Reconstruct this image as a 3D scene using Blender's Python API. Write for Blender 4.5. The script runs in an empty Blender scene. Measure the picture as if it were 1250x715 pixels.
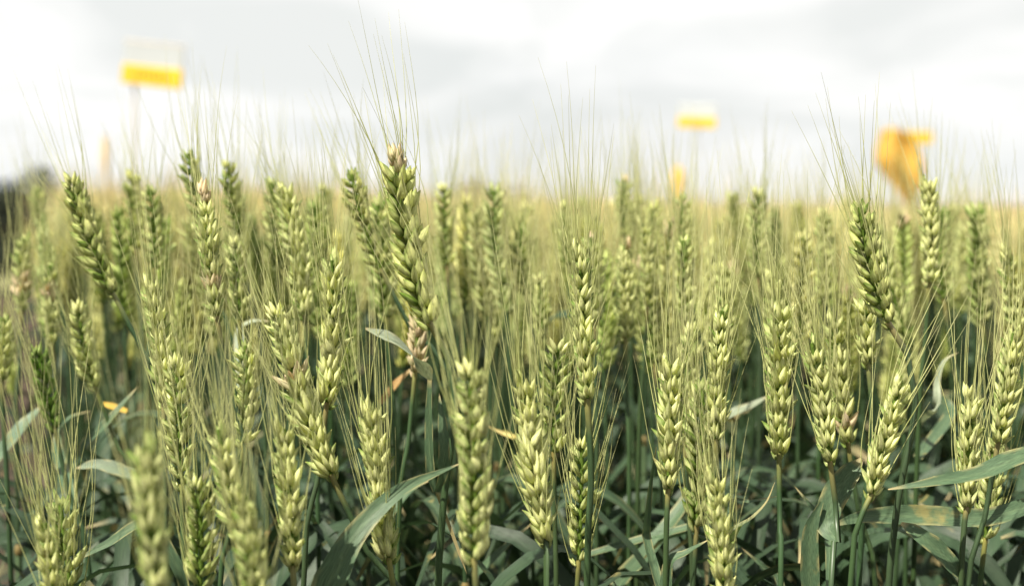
import bpy, math, random
import numpy as np
from mathutils import Vector

rng = np.random.default_rng(7)
random.seed(7)
sc = bpy.context.scene
col = sc.collection
R = math.radians

# ------------------------------------------------------------------ camera
CAM_Z, PITCH, LENS = 0.90, 3.54, 50.0
FPX = LENS / 36.0 * 1250.0                       # focal length in photo pixels
cd = bpy.data.cameras.new("camera"); cam = bpy.data.objects.new("camera", cd); col.objects.link(cam)
cd.lens = LENS; cd.sensor_width = 36.0; cd.clip_start = 0.02; cd.clip_end = 3000
cam.location = (0, 0, CAM_Z); cam.rotation_euler = (R(90 - PITCH), 0, 0)
cd.dof.use_dof = True; cd.dof.focus_distance = 0.70; cd.dof.aperture_fstop = 7.0
sc.camera = cam

# ------------------------------------------------------------------ sky, sun, exposure
SUN_EL, SUN_AZ = 60.0, -132.0                    # azimuth from +Y towards +X: sun behind and left of the camera
w = bpy.data.worlds.new("World"); sc.world = w; w.use_nodes = True
nt = w.node_tree; nt.nodes.clear()
N = nt.nodes.new; L_ = nt.links.new
out = N("ShaderNodeOutputWorld")
sky = N("ShaderNodeTexSky"); sky.sky_type = 'NISHITA'; sky.sun_disc = False
sky.sun_elevation = R(SUN_EL); sky.sun_rotation = R(SUN_AZ); sky.air_density = 1.0; sky.dust_density = 2.0
bg1 = N("ShaderNodeBackground"); bg1.inputs[1].default_value = 0.042; L_(sky.outputs[0], bg1.inputs[0])
tc = N("ShaderNodeTexCoord")
mp = N("ShaderNodeMapping"); mp.inputs['Scale'].default_value = (-1.0, 1.0, 2.7); mp.inputs['Location'].default_value = (3.1, 0.4, 0.35)
L_(tc.outputs['Generated'], mp.inputs[0])
nz = N("ShaderNodeTexNoise"); nz.inputs['Scale'].default_value = 5.6; nz.inputs['Detail'].default_value = 7; nz.inputs['Roughness'].default_value = 0.52
nz.inputs['Distortion'].default_value = 0.8
L_(mp.outputs[0], nz.inputs['Vector'])
rp = N("ShaderNodeValToRGB"); rp.color_ramp.elements[0].position = 0.36; rp.color_ramp.elements[0].color = (0.80, 0.82, 0.805, 1)
rp.color_ramp.elements[1].position = 0.62; rp.color_ramp.elements[1].color = (0.98, 0.98, 0.965, 1)
L_(nz.outputs[0], rp.inputs[0])
bg2 = N("ShaderNodeBackground"); bg2.inputs[1].default_value = 0.47; L_(rp.outputs[0], bg2.inputs[0])
nz2 = N("ShaderNodeTexNoise"); nz2.inputs['Scale'].default_value = 2.3; nz2.inputs['Detail'].default_value = 5
L_(mp.outputs[0], nz2.inputs['Vector'])
rp2 = N("ShaderNodeValToRGB"); rp2.color_ramp.elements[0].position = 0.30; rp2.color_ramp.elements[0].color = (0.80,) * 3 + (1,)
rp2.color_ramp.elements[1].position = 0.5; rp2.color_ramp.elements[1].color = (1, 1, 1, 1)
L_(nz2.outputs[0], rp2.inputs[0])
mx = N("ShaderNodeMixShader"); L_(rp2.outputs[0], mx.inputs[0]); L_(bg1.outputs[0], mx.inputs[1]); L_(bg2.outputs[0], mx.inputs[2])
L_(mx.outputs[0], out.inputs[0])

sl = bpy.data.lights.new("sun", 'SUN'); sl.energy = 5.0; sl.angle = R(0.7); sl.color = (1.0, 0.93, 0.80)
so = bpy.data.objects.new("sun", sl); col.objects.link(so)
az, el = R(SUN_AZ), R(SUN_EL)
sd = Vector((math.sin(az) * math.cos(el), math.cos(az) * math.cos(el), math.sin(el)))
so.rotation_euler = sd.to_track_quat('Z', 'Y').to_euler(); so.location = sd * 30

sc.view_settings.view_transform = 'Standard'; sc.view_settings.look = 'None'
sc.view_settings.exposure = 1.2; sc.view_settings.gamma = 1.0; sc.view_settings.use_curve_mapping = False
sc.render.engine = 'CYCLES'
cy = sc.cycles
cy.use_denoising = True; cy.max_bounces = 7; cy.diffuse_bounces = 4; cy.glossy_bounces = 2; cy.transmission_bounces = 4
cy.use_adaptive_sampling = True; cy.adaptive_threshold = 0.012; cy.sample_clamp_indirect = 6

# ------------------------------------------------------------------ helpers
PR = R(PITCH)
def P(x, y, d):
    """world point seen at photo pixel (x, y) at axial depth d"""
    cx = (x - 625.0) / FPX * d; cyy = -(y - 357.5) / FPX * d
    return np.array([cx, d * math.cos(PR) + cyy * math.sin(PR), CAM_Z - d * math.sin(PR) + cyy * math.cos(PR)])

def unit(v):
    v = np.asarray(v, float); n = np.linalg.norm(v, axis=-1, keepdims=True); return v / np.maximum(n, 1e-12)

def build(name, V, Q, mat, parent=None, colr=None, uv=None, smooth=True):
    me = bpy.data.meshes.new(name)
    V = np.asarray(V, np.float32); Q = np.asarray(Q, np.int32)
    me.vertices.add(len(V)); me.vertices.foreach_set('co', V.ravel())
    k = Q.shape[1]
    me.loops.add(Q.size); me.loops.foreach_set('vertex_index', Q.ravel())
    me.polygons.add(len(Q)); me.polygons.foreach_set('loop_start', np.arange(0, Q.size, k, dtype=np.int32))
    me.update(calc_edges=True)
    me.polygons.foreach_set('use_smooth', np.full(len(Q), bool(smooth)))
    if colr is not None:
        c = np.ones((len(V), 4), np.float32); c[:, :3] = colr
        a = me.attributes.new('Col', 'FLOAT_COLOR', 'POINT'); a.data.foreach_set('color', c.ravel())
    if uv is not None:
        c = np.zeros((len(V), 3), np.float32); c[:, :2] = uv
        a = me.attributes.new('luv', 'FLOAT_VECTOR', 'POINT'); a.data.foreach_set('vector', c.ravel())
    me.materials.append(mat)
    o = bpy.data.objects.new(name, me); col.objects.link(o)
    if parent is not None: o.parent = parent
    return o

def empty(name, loc):
    o = bpy.data.objects.new(name, None); col.objects.link(o); o.location = loc; o.empty_display_size = 0.02
    return o

def tag(o, label=None, cat=None, group=None, kind=None):
    if label: o['label'] = label
    if cat: o['category'] = cat
    if group: o['group'] = group
    if kind: o['kind'] = kind
    return o

def join(parts):
    """list of (V, Q, C) -> one"""
    Vs, Qs, Cs, n = [], [], [], 0
    for V, Q, C in parts:
        Vs.append(V); Qs.append(Q + n); Cs.append(C); n += len(V)
    return np.concatenate(Vs), np.concatenate(Qs), np.concatenate(Cs)

def tubes(paths, rad, nseg, ref=(0.31, 0.85, 0.12)):
    """paths (M,K,3), rad (M,K) -> V, Q"""
    paths = np.asarray(paths, float); M, K, _ = paths.shape
    T = unit(np.gradient(paths, axis=1))
    ref = np.broadcast_to(np.asarray(ref, float), T.shape)
    A = unit(np.cross(T, ref)); B = np.cross(T, A)
    th = np.arange(nseg) / nseg * 2 * np.pi
    ring = A[:, :, None, :] * np.cos(th)[None, None, :, None] + B[:, :, None, :] * np.sin(th)[None, None, :, None]
    V = paths[:, :, None, :] + ring * np.asarray(rad)[:, :, None, None]
    idx = np.arange(M * K * nseg).reshape(M, K, nseg)
    a = idx[:, :-1, :]; b = np.roll(a, -1, 2); c = idx[:, 1:, :]; d = np.roll(c, -1, 2)
    Q = np.stack([a, b, d, c], -1).reshape(-1, 4)
    return V.reshape(-1, 3), Q

def bez(p0, p1, p2, p3, n):
    t = np.linspace(0, 1, n)[:, None]
    return (1 - t) ** 3 * p0 + 3 * (1 - t) ** 2 * t * p1 + 3 * (1 - t) * t * t * p2 + t ** 3 * p3

def spline(pts, n):
    """Catmull-Rom through pts, n samples"""
    p = np.asarray(pts, float)
    p = np.vstack([2 * p[0] - p[1], p, 2 * p[-1] - p[-2]])
    m = len(p) - 3
    seg = np.linalg.norm(np.diff(p[1:-1], axis=0), axis=1); cum = np.concatenate([[0], np.cumsum(seg)]) / seg.sum()
    res = []
    for s in np.linspace(0, 1, n):
        i = min(np.searchsorted(cum, s, side='right') - 1, m - 1); i = max(i, 0)
        t = (s - cum[i]) / max(cum[i + 1] - cum[i], 1e-9)
        a, b, c, d = p[i], p[i + 1], p[i + 2], p[i + 3]
        res.append(0.5 * (2 * b + (c - a) * t + (2 * a - 5 * b + 4 * c - d) * t * t + (3 * b - a - 3 * c + d) * t ** 3))
    return np.array(res)

# ------------------------------------------------------------------ materials
def plant_mat(name, transl, rough, spec, noise_amt, veins=0.0, husk=False, noise_scale=700.0, tr_tint=(1.0, 1.0, 0.72)):
    m = bpy.data.materials.new(name); m.use_nodes = True
    t = m.node_tree; t.nodes.clear(); n = t.nodes.new; l = t.links.new
    o = n("ShaderNodeOutputMaterial")
    at = n("ShaderNodeAttribute"); at.attribute_name = 'Col'
    oi = n("ShaderNodeObjectInfo")
    mu = n("ShaderNodeMix"); mu.data_type = 'RGBA'; mu.blend_type = 'MULTIPLY'; mu.inputs[0].default_value = 1.0
    l(at.outputs['Color'], mu.inputs[6]); l(oi.outputs['Color'], mu.inputs[7])
    tcx = n("ShaderNodeTexCoord")
    no = n("ShaderNodeTexNoise"); no.inputs['Scale'].default_value = noise_scale; no.inputs['Detail'].default_value = 3
    if veins:
        av = n("ShaderNodeAttribute"); av.attribute_name = 'luv'
        mpv = n("ShaderNodeMapping"); mpv.inputs['Scale'].default_value = (26.0, 2.2, 1.0); l(av.outputs['Vector'], mpv.inputs[0])
        l(mpv.outputs[0], no.inputs['Vector']); no.inputs['Scale'].default_value = 1.0
    elif husk:
        av = n("ShaderNodeAttribute"); av.attribute_name = 'luv'
        mpv = n("ShaderNodeMapping"); mpv.inputs['Scale'].default_value = (1.7, 1.3, 1.0); l(av.outputs['Vector'], mpv.inputs[0])
        n3 = n("ShaderNodeTexNoise"); n3.inputs['Scale'].default_value = noise_scale; n3.inputs['Detail'].default_value = 3
        l(tcx.outputs['Object'], n3.inputs['Vector'])
        ad = n("ShaderNodeVectorMath"); ad.operation = 'ADD'; l(mpv.outputs[0], ad.inputs[0]); l(n3.outputs['Color'], ad.inputs[1])
        l(ad.outputs[0], no.inputs['Vector']); no.inputs['Scale'].default_value = 1.0
    else:
        l(tcx.outputs['Object'], no.inputs['Vector'])
    mr = n("ShaderNodeMapRange"); mr.inputs[1].default_value = 0.3; mr.inputs[2].default_value = 0.7
    mr.inputs[3].default_value = 1 - noise_amt; mr.inputs[4].default_value = 1 + noise_amt
    l(no.outputs[0], mr.inputs[0])
    hs = n("ShaderNodeHueSaturation"); l(mu.outputs[2], hs.inputs['Color']); l(mr.outputs[0], hs.inputs['Value'])
    colour = hs.outputs[0]
    if veins:                                        # patchy yellowing and small rust flecks
        n2 = n("ShaderNodeTexNoise"); n2.inputs['Scale'].default_value = 60; n2.inputs['Detail'].default_value = 4
        l(tcx.outputs['Object'], n2.inputs['Vector'])
        r2 = n("ShaderNodeMapRange"); r2.inputs[1].default_value = 0.66; r2.inputs[2].default_value = 0.74; l(n2.outputs[0], r2.inputs[0])
        r2.inputs[4].default_value = 0.55
        m2 = n("ShaderNodeMix"); m2.data_type = 'RGBA'; l(r2.outputs[0], m2.inputs[0]); l(colour, m2.inputs[6]); m2.inputs[7].default_value = (0.26, 0.21, 0.07, 1)
        colour = m2.outputs[2]
    pb = n("ShaderNodeBsdfPrincipled"); l(colour, pb.inputs['Base Color'])
    pb.inputs['Roughness'].default_value = rough; pb.inputs['Specular IOR Level'].default_value = spec
    if husk:                                         # brown specks and scorched bits on the husks
        n2 = n("ShaderNodeTexNoise"); n2.inputs['Scale'].default_value = 260; n2.inputs['Detail'].default_value = 3; l(tcx.outputs['Object'], n2.inputs['Vector'])
        r2 = n("ShaderNodeMapRange"); r2.inputs[1].default_value = 0.64; r2.inputs[2].default_value = 0.76; r2.inputs[4].default_value = 0.7; l(n2.outputs[0], r2.inputs[0])
        m2 = n("ShaderNodeMix"); m2.data_type = 'RGBA'; l(r2.outputs[0], m2.inputs[0]); l(colour, m2.inputs[6]); m2.inputs[7].default_value = (0.30, 0.22, 0.10, 1)
        colour = m2.outputs[2]; l(colour, pb.inputs['Base Color'])
    if veins or husk:
        bp = n("ShaderNodeBump"); bp.inputs['Strength'].default_value = 0.35; bp.inputs['Distance'].default_value = 0.0006
        l(no.outputs[0], bp.inputs['Height']); l(bp.outputs[0], pb.inputs['Normal'])
    tr = n("ShaderNodeBsdfTranslucent")
    tt = n("ShaderNodeMix"); tt.data_type = 'RGBA'; tt.blend_type = 'MULTIPLY'; tt.inputs[0].default_value = 1.0
    l(colour, tt.inputs[6]); tt.inputs[7].default_value = tuple(1.35 * c for c in tr_tint) + (1,); l(tt.outputs[2], tr.inputs[0])
    ms = n("ShaderNodeMixShader"); ms.inputs[0].default_value = transl
    l(pb.outputs[0], ms.inputs[1]); l(tr.outputs[0], ms.inputs[2]); l(ms.outputs[0], o.inputs[0])
    return m

M_EAR = plant_mat('wheat_ear', 0.36, 0.6, 0.22, 0.48, husk=True, noise_scale=420)
M_AWN = plant_mat('wheat_awn', 0.30, 0.5, 0.3, 0.12, noise_scale=90)
M_STEM = plant_mat('wheat_stem', 0.05, 0.42, 0.4, 0.14, noise_scale=120)
M_LEAF = plant_mat('wheat_leaf', 0.18, 0.48, 0.24, 0.36, veins=1.0)

def simple_mat(name, colour, rough=0.6, noise=0.15, scale=20.0, colour2=None, bump=0.0, spec=0.3, transl=0.0):
    m = bpy.data.materials.new(name); m.use_nodes = True
    t = m.node_tree; pb = t.nodes['Principled BSDF']
    tcx = t.nodes.new("ShaderNodeTexCoord"); no = t.nodes.new("ShaderNodeTexNoise")
    no.inputs['Scale'].default_value = scale; no.inputs['Detail'].default_value = 8; no.inputs['Roughness'].default_value = 0.6
    t.links.new(tcx.outputs['Object'], no.inputs['Vector'])
    r = t.nodes.new("ShaderNodeValToRGB"); r.color_ramp.elements[0].position = 0.32; r.color_ramp.elements[1].position = 0.68
    c2 = colour2 or tuple(c * (1 + noise) for c in colour); c1 = tuple(c * (1 - noise) for c in colour)
    r.color_ramp.elements[0].color = c1 + (1,); r.color_ramp.elements[1].color = c2 + (1,)
    t.links.new(no.outputs[0], r.inputs[0]); t.links.new(r.outputs[0], pb.inputs['Base Color'])
    pb.inputs['Roughness'].default_value = rough; pb.inputs['Specular IOR Level'].default_value = spec
    if bump:
        b = t.nodes.new("ShaderNodeBump"); b.inputs['Strength'].default_value = bump; b.inputs['Distance'].default_value = 0.03
        t.links.new(no.outputs[0], b.inputs['Height']); t.links.new(b.outputs[0], pb.inputs['Normal'])
    if transl:
        tr = t.nodes.new("ShaderNodeBsdfTranslucent"); t.links.new(r.outputs[0], tr.inputs[0])
        ms = t.nodes.new("ShaderNodeMixShader"); ms.inputs[0].default_value = transl
        o = t.nodes['Material Output']
        t.links.new(pb.outputs[0], ms.inputs[1]); t.links.new(tr.outputs[0], ms.inputs[2]); t.links.new(ms.outputs[0], o.inputs[0])
    return m

# ------------------------------------------------------------------ wheat: ears
GREEN = np.array([0.125, 0.200, 0.030]); PALE = np.array([0.70, 0.715, 0.345]); DRY = np.array([0.58, 0.48, 0.32])
AWN_G = np.array([0.42, 0.45, 0.17]); AWN_T = np.array([0.55, 0.54, 0.30])

def floret_template(nseg, lod):
    if lod == 0:
        z = np.array([0, .07, .2, .36, .54, .72, .87, .96, 1.0]); r = np.array([.40, .70, .94, 1.0, .88, .62, .33, .13, .03])
    elif lod == 1:
        z = np.array([0, .15, .4, .68, .9, 1.0]); r = np.array([.45, .84, 1.0, .66, .26, .04])
    else:
        z = np.array([0, .3, .7, 1.0]); r = np.array([.5, 1.0, .75, .06])
    th = np.arange(nseg) / nseg * 2 * np.pi
    c, s = np.cos(th), np.sin(th)
    keel = 1 + 0.42 * np.maximum(0, s) ** 5
    V = np.stack([(r[:, None] * c[None, :]), (r[:, None] * (s * keel)[None, :]), np.repeat(z[:, None], nseg, 1)], -1)
    K = len(z); idx = np.arange(K * nseg).reshape(K, nseg)
    a = idx[:-1]; b = np.roll(a, -1, 1); cc = idx[1:]; d = np.roll(cc, -1, 1)
    Q = np.stack([a, b, d, cc], -1).reshape(-1, 4)
    rib = np.repeat(s[None, :], K, 0).ravel()
    return V.reshape(-1, 3), Q, np.repeat(z, nseg), rib
TEMPL = [floret_template(9, 0), floret_template(6, 1), floret_template(4, 2)]

def ear(base, tip, bow, rowdir, rg, lod=0, dry=(), size=1.0, awn_len=0.06, awn_bias=(0, 0, 0), nawn=1.0, spread=1.0, greenness=0.5, plump=0.0):
    """base, tip points; bow offsets the middle; rowdir = direction of the two spikelet rows.
    returns ear (V,Q,C), dry spikelets (V,Q,C) or None, beard (V,Q,C)"""
    base = np.asarray(base, float); tip = np.asarray(tip, float); mid = (base + tip) / 2 + np.asarray(bow, float)
    Lc = np.linalg.norm(tip - base)
    n = max(9, int(round(Lc / 0.0035)))
    etw, eph, esz = rg.normal(0, .35), rg.normal(22, 2.5), rg.normal(1, .05)
    if lod == 2: n = 13
    ctrl = 2 * mid - (base + tip) / 2
    def cur(s): return (1 - s) ** 2 * base + 2 * s * (1 - s) * ctrl + s * s * tip
    def tan(s): return unit(2 * (1 - s) * (ctrl - base) + 2 * s * (tip - ctrl))
    O, X, Y, Z, S, RND, DRYF, KIND = [], [], [], [], [], [], [], []
    aw_o, aw_d, aw_a, aw_l, aw_dry = [], [], [], [], []
    for i in range(n):
        s = (i + 0.15) / (n + 0.9)
        p = cur(s); a = tan(s); last = i == n - 1
        r = unit(rowdir - np.dot(rowdir, a) * a); f = np.cross(a, r)
        tw = rg.normal(0, 0.13) + etw * (s - .5); r, f = math.cos(tw) * r + math.sin(tw) * f, math.cos(tw) * f - math.sin(tw) * r
        side = 1 if i % 2 else -1
        if last: r, f = f, -r; phi = 0.02; p = cur(s + .1 / n)
        else: phi = R(rg.normal(eph - 7 * plump, 6))
        u = unit(a * math.cos(phi) + side * r * math.sin(phi)); outw = unit(side * r - np.dot(side * r, u) * u)
        q = s * 1.02
        k = size * esz * (0.83 if lod < 2 else .94) * (0.76 + 0.34 * math.sin(math.pi * min(1, 0.16 + 0.80 * q)) ** 0.9) * rg.normal(1, 0.08)
        if i == 0: k *= 0.7
        isdry = next((q_ + 1 for q_, (d0, w0) in enumerate(dry) if abs(s - d0) < w0), 0)
        # fan angle, side offset, up offset, out offset, length, width, depth, kind
        ang = R(rg.normal(18, 4)) * spread
        if lod == 2:
            fl = [(-ang, -.0022, .0005, .001, .0115, .0030, .0026, 0), (ang, .0022, .0008, .001, .0115, .0030, .0026, 0)]
        else:
            fl = [(-ang * 1.45, -.0020, -.0004, .0000, .0108, .0018, .0015, 1), (ang * 1.45, .0020, -.0004, .0000, .0108, .0018, .0015, 1),
                  (-ang * .85, -.0015, .0012, .0010, .0130, .0020, .0019, 0), (ang * .85, .0015, .0018, .0010, .0126, .0020, .0019, 0),
                  (rg.normal(0, .12), 0, .0040, .0018, .0108, .0020, .0018, 0)]
            if lod == 1: fl = [fl[0], fl[1], fl[2], fl[3]]
        for (an, so_, uo, oo, ln, wd, dp, kd) in fl:
            wd *= 1 + .30 * plump; dp *= 1 + .28 * plump; ln *= 1 - .22 * plump
            an += rg.normal(0, .10)
            z = unit(u * math.cos(an) + f * math.sin(an) + outw * rg.normal(0.0, .075))
            y = unit(outw - np.dot(outw, z) * z + (f * math.copysign(.35, an) if kd == 1 else 0)); y = unit(y - np.dot(y, z) * z)
            x = np.cross(y, z)
            o_ = p + side * r * 0.0010 + f * so_ * k + u * uo * k + outw * oo * k
            lk = ln * k * rg.normal(1, .10)
            O.append(o_); X.append(x); Y.append(y); Z.append(z); S.append((wd * k * .93 * rg.normal(1, .09), dp * k * .92, lk))
            RND.append(rg.random()); DRYF.append(float(isdry)); KIND.append(kd)
            if kd == 0 and abs(an) > 0.12 * spread or last:
                if rg.random() < 0.82 * nawn:
                    aw_o.append(o_ + z * lk * 0.95); aw_d.append(unit(z * 0.9 + a * .45)); aw_a.append(a)
                    aw_l.append(awn_len * (0.72 + 0.36 * min(1, s * 1.6)) * rg.normal(1, .13)); aw_dry.append(isdry)
    O, X, Y, Z, S, RND, DRYF, KIND = map(np.array, (O, X, Y, Z, S, RND, DRYF, KIND))
    TV, TQ, tz, rib = TEMPL[lod]
    curve = -0.05 * (tz ** 2) + .05 * tz ** 6                                    # tips bend in a little, boat-shaped
    V = (O[:, None, :] + X[:, None, :] * (TV[None, :, 0:1] * S[:, None, 0:1]) +
         Y[:, None, :] * (TV[None, :, 1:2] * S[:, None, 1:2] + (curve + .06 * tz)[None, :, None] * S[:, None, 2:3]) +
         Z[:, None, :] * (TV[None, :, 2:3] * S[:, None, 2:3]))
    m = np.clip(0.16 + 0.66 * np.sin(np.pi * np.clip(tz, 0, 1) ** 0.8)[None, :] + 0.55 * (RND[:, None] - .5) - 0.30 * KIND[:, None]
                - (greenness - .5) * 0.75 + 0.36 * rib[None, :] + .02, 0, 1)
    C = GREEN + (PALE - GREEN) * m[..., None]
    tipdry = np.clip((tz - .88) / .12, 0, 1)[None, :, None] * (0.25 + 0.6 * RND[:, None, None]) * .7
    C = C * (1 - tipdry) + np.array([0.55, 0.44, 0.2]) * tipdry
    D = (DRYF > .5).astype(float)[:, None, None]; D = D * np.clip(.62 + .5 * RND[:, None, None] + .3 * (tz[None, :, None] - .5), 0, 1); C = C * (1 - D) + DRY * (0.7 + .5 * RND[:, None, None]) * D
    n_t = len(TV)
    def pack(mask):
        k = int(mask.sum())
        return V[mask].reshape(-1, 3), (TQ[None] + (np.arange(k) * n_t)[:, None, None]).reshape(-1, 4), C[mask].reshape(-1, 3), UVE[mask].reshape(-1, 2)
    nsg = TEMPL[lod][0].shape[0] // len(np.unique(tz)); thn = np.tile(np.abs(np.arange(nsg) / nsg * 2 - 1) * 3.0, len(tz) // nsg)
    UVE = np.stack([thn[None, :] + RND[:, None] * 40, tz[None, :] * .9 + RND[:, None] * 7], -1)
    main = pack(DRYF < .5); dried = [pack(np.abs(DRYF - q_) < .5) for q_ in range(1, len(dry) + 1) if (np.abs(DRYF - q_) < .5).any()]
    # rachis
    ss = np.linspace(0, .97, 8); path = np.array([cur(t) for t in ss])
    RV, RQ = tubes(path[None], np.full((1, 8), 0.0011), 5)
    uvm = np.concatenate([main[3], np.zeros((len(RV), 2))])
    main = join([main[:3], (RV, RQ, np.tile(GREEN * .9, (len(RV), 1)))]) + (uvm,)
    # beard of awns
    aw_o, aw_d, aw_a, aw_l = map(np.array, (aw_o, aw_d, aw_a, aw_l))
    M = len(aw_o); K = 7 if lod == 0 else (5 if lod == 1 else 3)
    up = np.array([0, 0, 1.0])
    d1 = unit(aw_a * 0.95 + aw_d * 0.55 + rg.normal(0, .16, (M, 3)) + np.asarray(awn_bias) + up * .12)
    d2 = unit(d1 + rg.normal(0, .19, (M, 3)) + np.asarray(awn_bias) * .4)
    t = np.linspace(0, 1, K)
    pts = np.zeros((M, K, 3)); pts[:, 0] = aw_o
    for j in range(1, K):
        tt = t[j]; dd = unit(aw_d * (1 - tt) ** 3 + d1 * (1 - (1 - tt) ** 3) * (1 - tt * .5) + d2 * tt * .5)
        pts[:, j] = pts[:, j - 1] + dd * aw_l[:, None] / (K - 1)
    rad = (0.00025 if lod == 0 else .00026 if lod == 1 else .00042) * (1 - 0.82 * t)[None, :] * np.ones((M, 1))
    AV, AQ = tubes(pts, rad, 4 if lod == 0 else 3)
    ns = len(AV) // M // K
    rn = rg.random(M)
    ca = AWN_G * (0.85 + .3 * rn[:, None, None]) + (AWN_T - AWN_G) * (np.clip(t * .8 + .5 * (rn[:, None] - .4), 0, 1))[..., None]
    if lod: ca = ca * (np.array([1.28, 1.15, 1.24]) if lod == 2 else np.array([1.12, 1.06, 1.10]))
    AC = np.repeat(ca[:, :, None, :], ns, 2).reshape(-1, 3)
    return main, dried, (AV, AQ, AC)

def stem_geo(path, r0, r1, nseg, colr):
    K = len(path); V, Q = tubes(path[None], np.linspace(r0, r1, K)[None], nseg)
    return V, Q, np.tile(colr, (len(V), 1))

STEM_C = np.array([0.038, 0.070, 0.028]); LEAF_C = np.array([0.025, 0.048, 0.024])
def leaf_geo(path, width, face, twist=0.0, fold=0.28, tipdry=0.12, base=LEAF_C, rg=rng, nx=5, shape=None, edge=0.5):
    """ribbon leaf: path (K,3); width = full width in m"""
    path = np.asarray(path, float); K = len(path); v = np.linspace(0, 1, K)
    T = unit(np.gradient(path, axis=0)); F = np.broadcast_to(np.asarray(face, float), T.shape)
    S = unit(np.cross(T, F)); Nn = np.cross(S, T)
    tw = (twist * v)[:, None]; S2 = S * np.cos(tw) + Nn * np.sin(tw); N2 = Nn * np.cos(tw) - S * np.sin(tw)
    if shape is None: wv = width * .5 * np.clip((0.55 + 0.9 * v) * (1 - v ** 2.2) ** 0.9, 0.012, None) * 1.02
    else: wv = width * .5 * np.clip(np.interp(v, *shape), .012, None)
    xs = np.linspace(-1, 1, nx)
    rip = 0.05 * np.sin(v * 17 + rg.random() * 6)[:, None] * xs[None, :] ** 2
    V = path[:, None] + S2[:, None] * (xs[None, :, None] * wv[:, None, None]) + N2[:, None] * ((fold * (np.abs(xs) ** 1.3)[None, :] + rip) * wv[:, None])[..., None]
    idx = np.arange(K * nx).reshape(K, nx)
    Q = np.stack([idx[:-1, :-1], idx[:-1, 1:], idx[1:, 1:], idx[1:, :-1]], -1).reshape(-1, 4)
    td = np.clip((v - (1 - tipdry)) / max(tipdry, .01), 0, 1)[:, None, None] * .8
    midr = np.exp(-(xs / .16) ** 2)[None, :, None] * (.35 if nx > 3 else .08)
    if nx == 3: edge = 0.0
    ed = (np.abs(xs)[None, :, None] ** 8) * (edge * np.clip(np.sin(v * 23 + rg.random() * 6) + .4, 0, 1))[:, None, None]
    C = np.asarray(base, float)[None, None] * np.ones((K, nx, 1))
    C = C * (1 - midr) + np.array([0.11, 0.16, 0.08]) * midr
    C = C * (1 - ed) + np.array([0.40, 0.34, 0.15]) * ed
    C = C * (1 - td) + np.array([0.46, 0.36, 0.18]) * td
    UV = np.stack([np.broadcast_to(xs[None, :] * .5 + .5, (K, nx)), np.broadcast_to(v[:, None] * 8, (K, nx))], -1)
    return V.reshape(-1, 3), Q, C.reshape(-1, 3), UV.reshape(-1, 2)

def arch_leaf_path(start, dirxy, length, rise, droop, n=12):
    d = np.array([dirxy[0], dirxy[1], 0.0]); d = d / np.linalg.norm(d)
    t = np.linspace(0, 1, n)[:, None]
    h = t * length * .62; zz = rise * np.sin(t * 1.6) * length - droop * length * t ** 2.4
    return np.asarray(start) + d * h + np.array([0, 0, 1.0]) * zz

# ------------------------------------------------------------------ the setting: ground, track, far field
def grid(name, xs, ys, zf, mat):
    X, Y = np.meshgrid(xs, ys); Z = zf(X, Y)
    V = np.stack([X, Y, Z], -1).reshape(-1, 3); nx, ny = len(xs), len(ys)
    idx = np.arange(nx * ny).reshape(ny, nx)
    Q = np.stack([idx[:-1, :-1], idx[:-1, 1:], idx[1:, 1:], idx[1:, :-1]], -1).reshape(-1, 4)
    return build(name, V, Q, mat)

M_SOIL = simple_mat('soil', (0.042, 0.031, 0.023), 0.95, 0.45, 9.0, bump=0.8, spec=0.1)
def symlog(a, n): 
    t = np.linspace(-1, 1, n); return np.sign(t) * (np.expm1(np.abs(t) * 7) / math.expm1(7)) * a
gx = symlog(1500, 121); gy = symlog(1500, 121)
def soilz(X, Y):
    near = np.exp(-(X ** 2 + Y ** 2) / 400)
    return (0.018 * np.sin(X * 7.1 + 2 * np.sin(Y * 2.3)) + 0.012 * np.sin(Y * 9.7 + X * 3)) * near - 0.03
g = grid('ground', gx, gy, soilz, M_SOIL); tag(g, 'brown bare soil under and beside the wheat', 'ground', kind='structure')

def in_plot(x, y):                                   # the wheat plot; a bare soil track runs along its left side
    return x > -0.30 * y - 0.04 if y > 0.95 else x > -0.40

M_FARWHEAT = simple_mat('far_wheat', (0.18, 0.185, 0.092), 0.9, 0.22, 3.0, colour2=(0.225, 0.22, 0.125), bump=0.6, spec=0.1)
fx = np.linspace(-70, 70, 260); fy = 16.0 + (np.linspace(0, 1, 170) ** 2.2) * 190
def farz(X, Y):
    rr = np.random.default_rng(3).normal(0, 1, X.shape)
    edge = np.clip((Y - 16.0) / .5, 0, 1)
    return 0.79 * edge - 0.12 * (1 - edge) + rr * 0.018 + 0.012 * np.sin(X * .5) * np.sin(Y * .31) + edge * np.clip(-.019 * X, -.5, .7)
fw = grid('distant_wheat', fx, fy, farz, M_FARWHEAT); tag(fw, 'pale tan far wheat canopy reaching the horizon', 'wheat field', kind='stuff')

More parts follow.
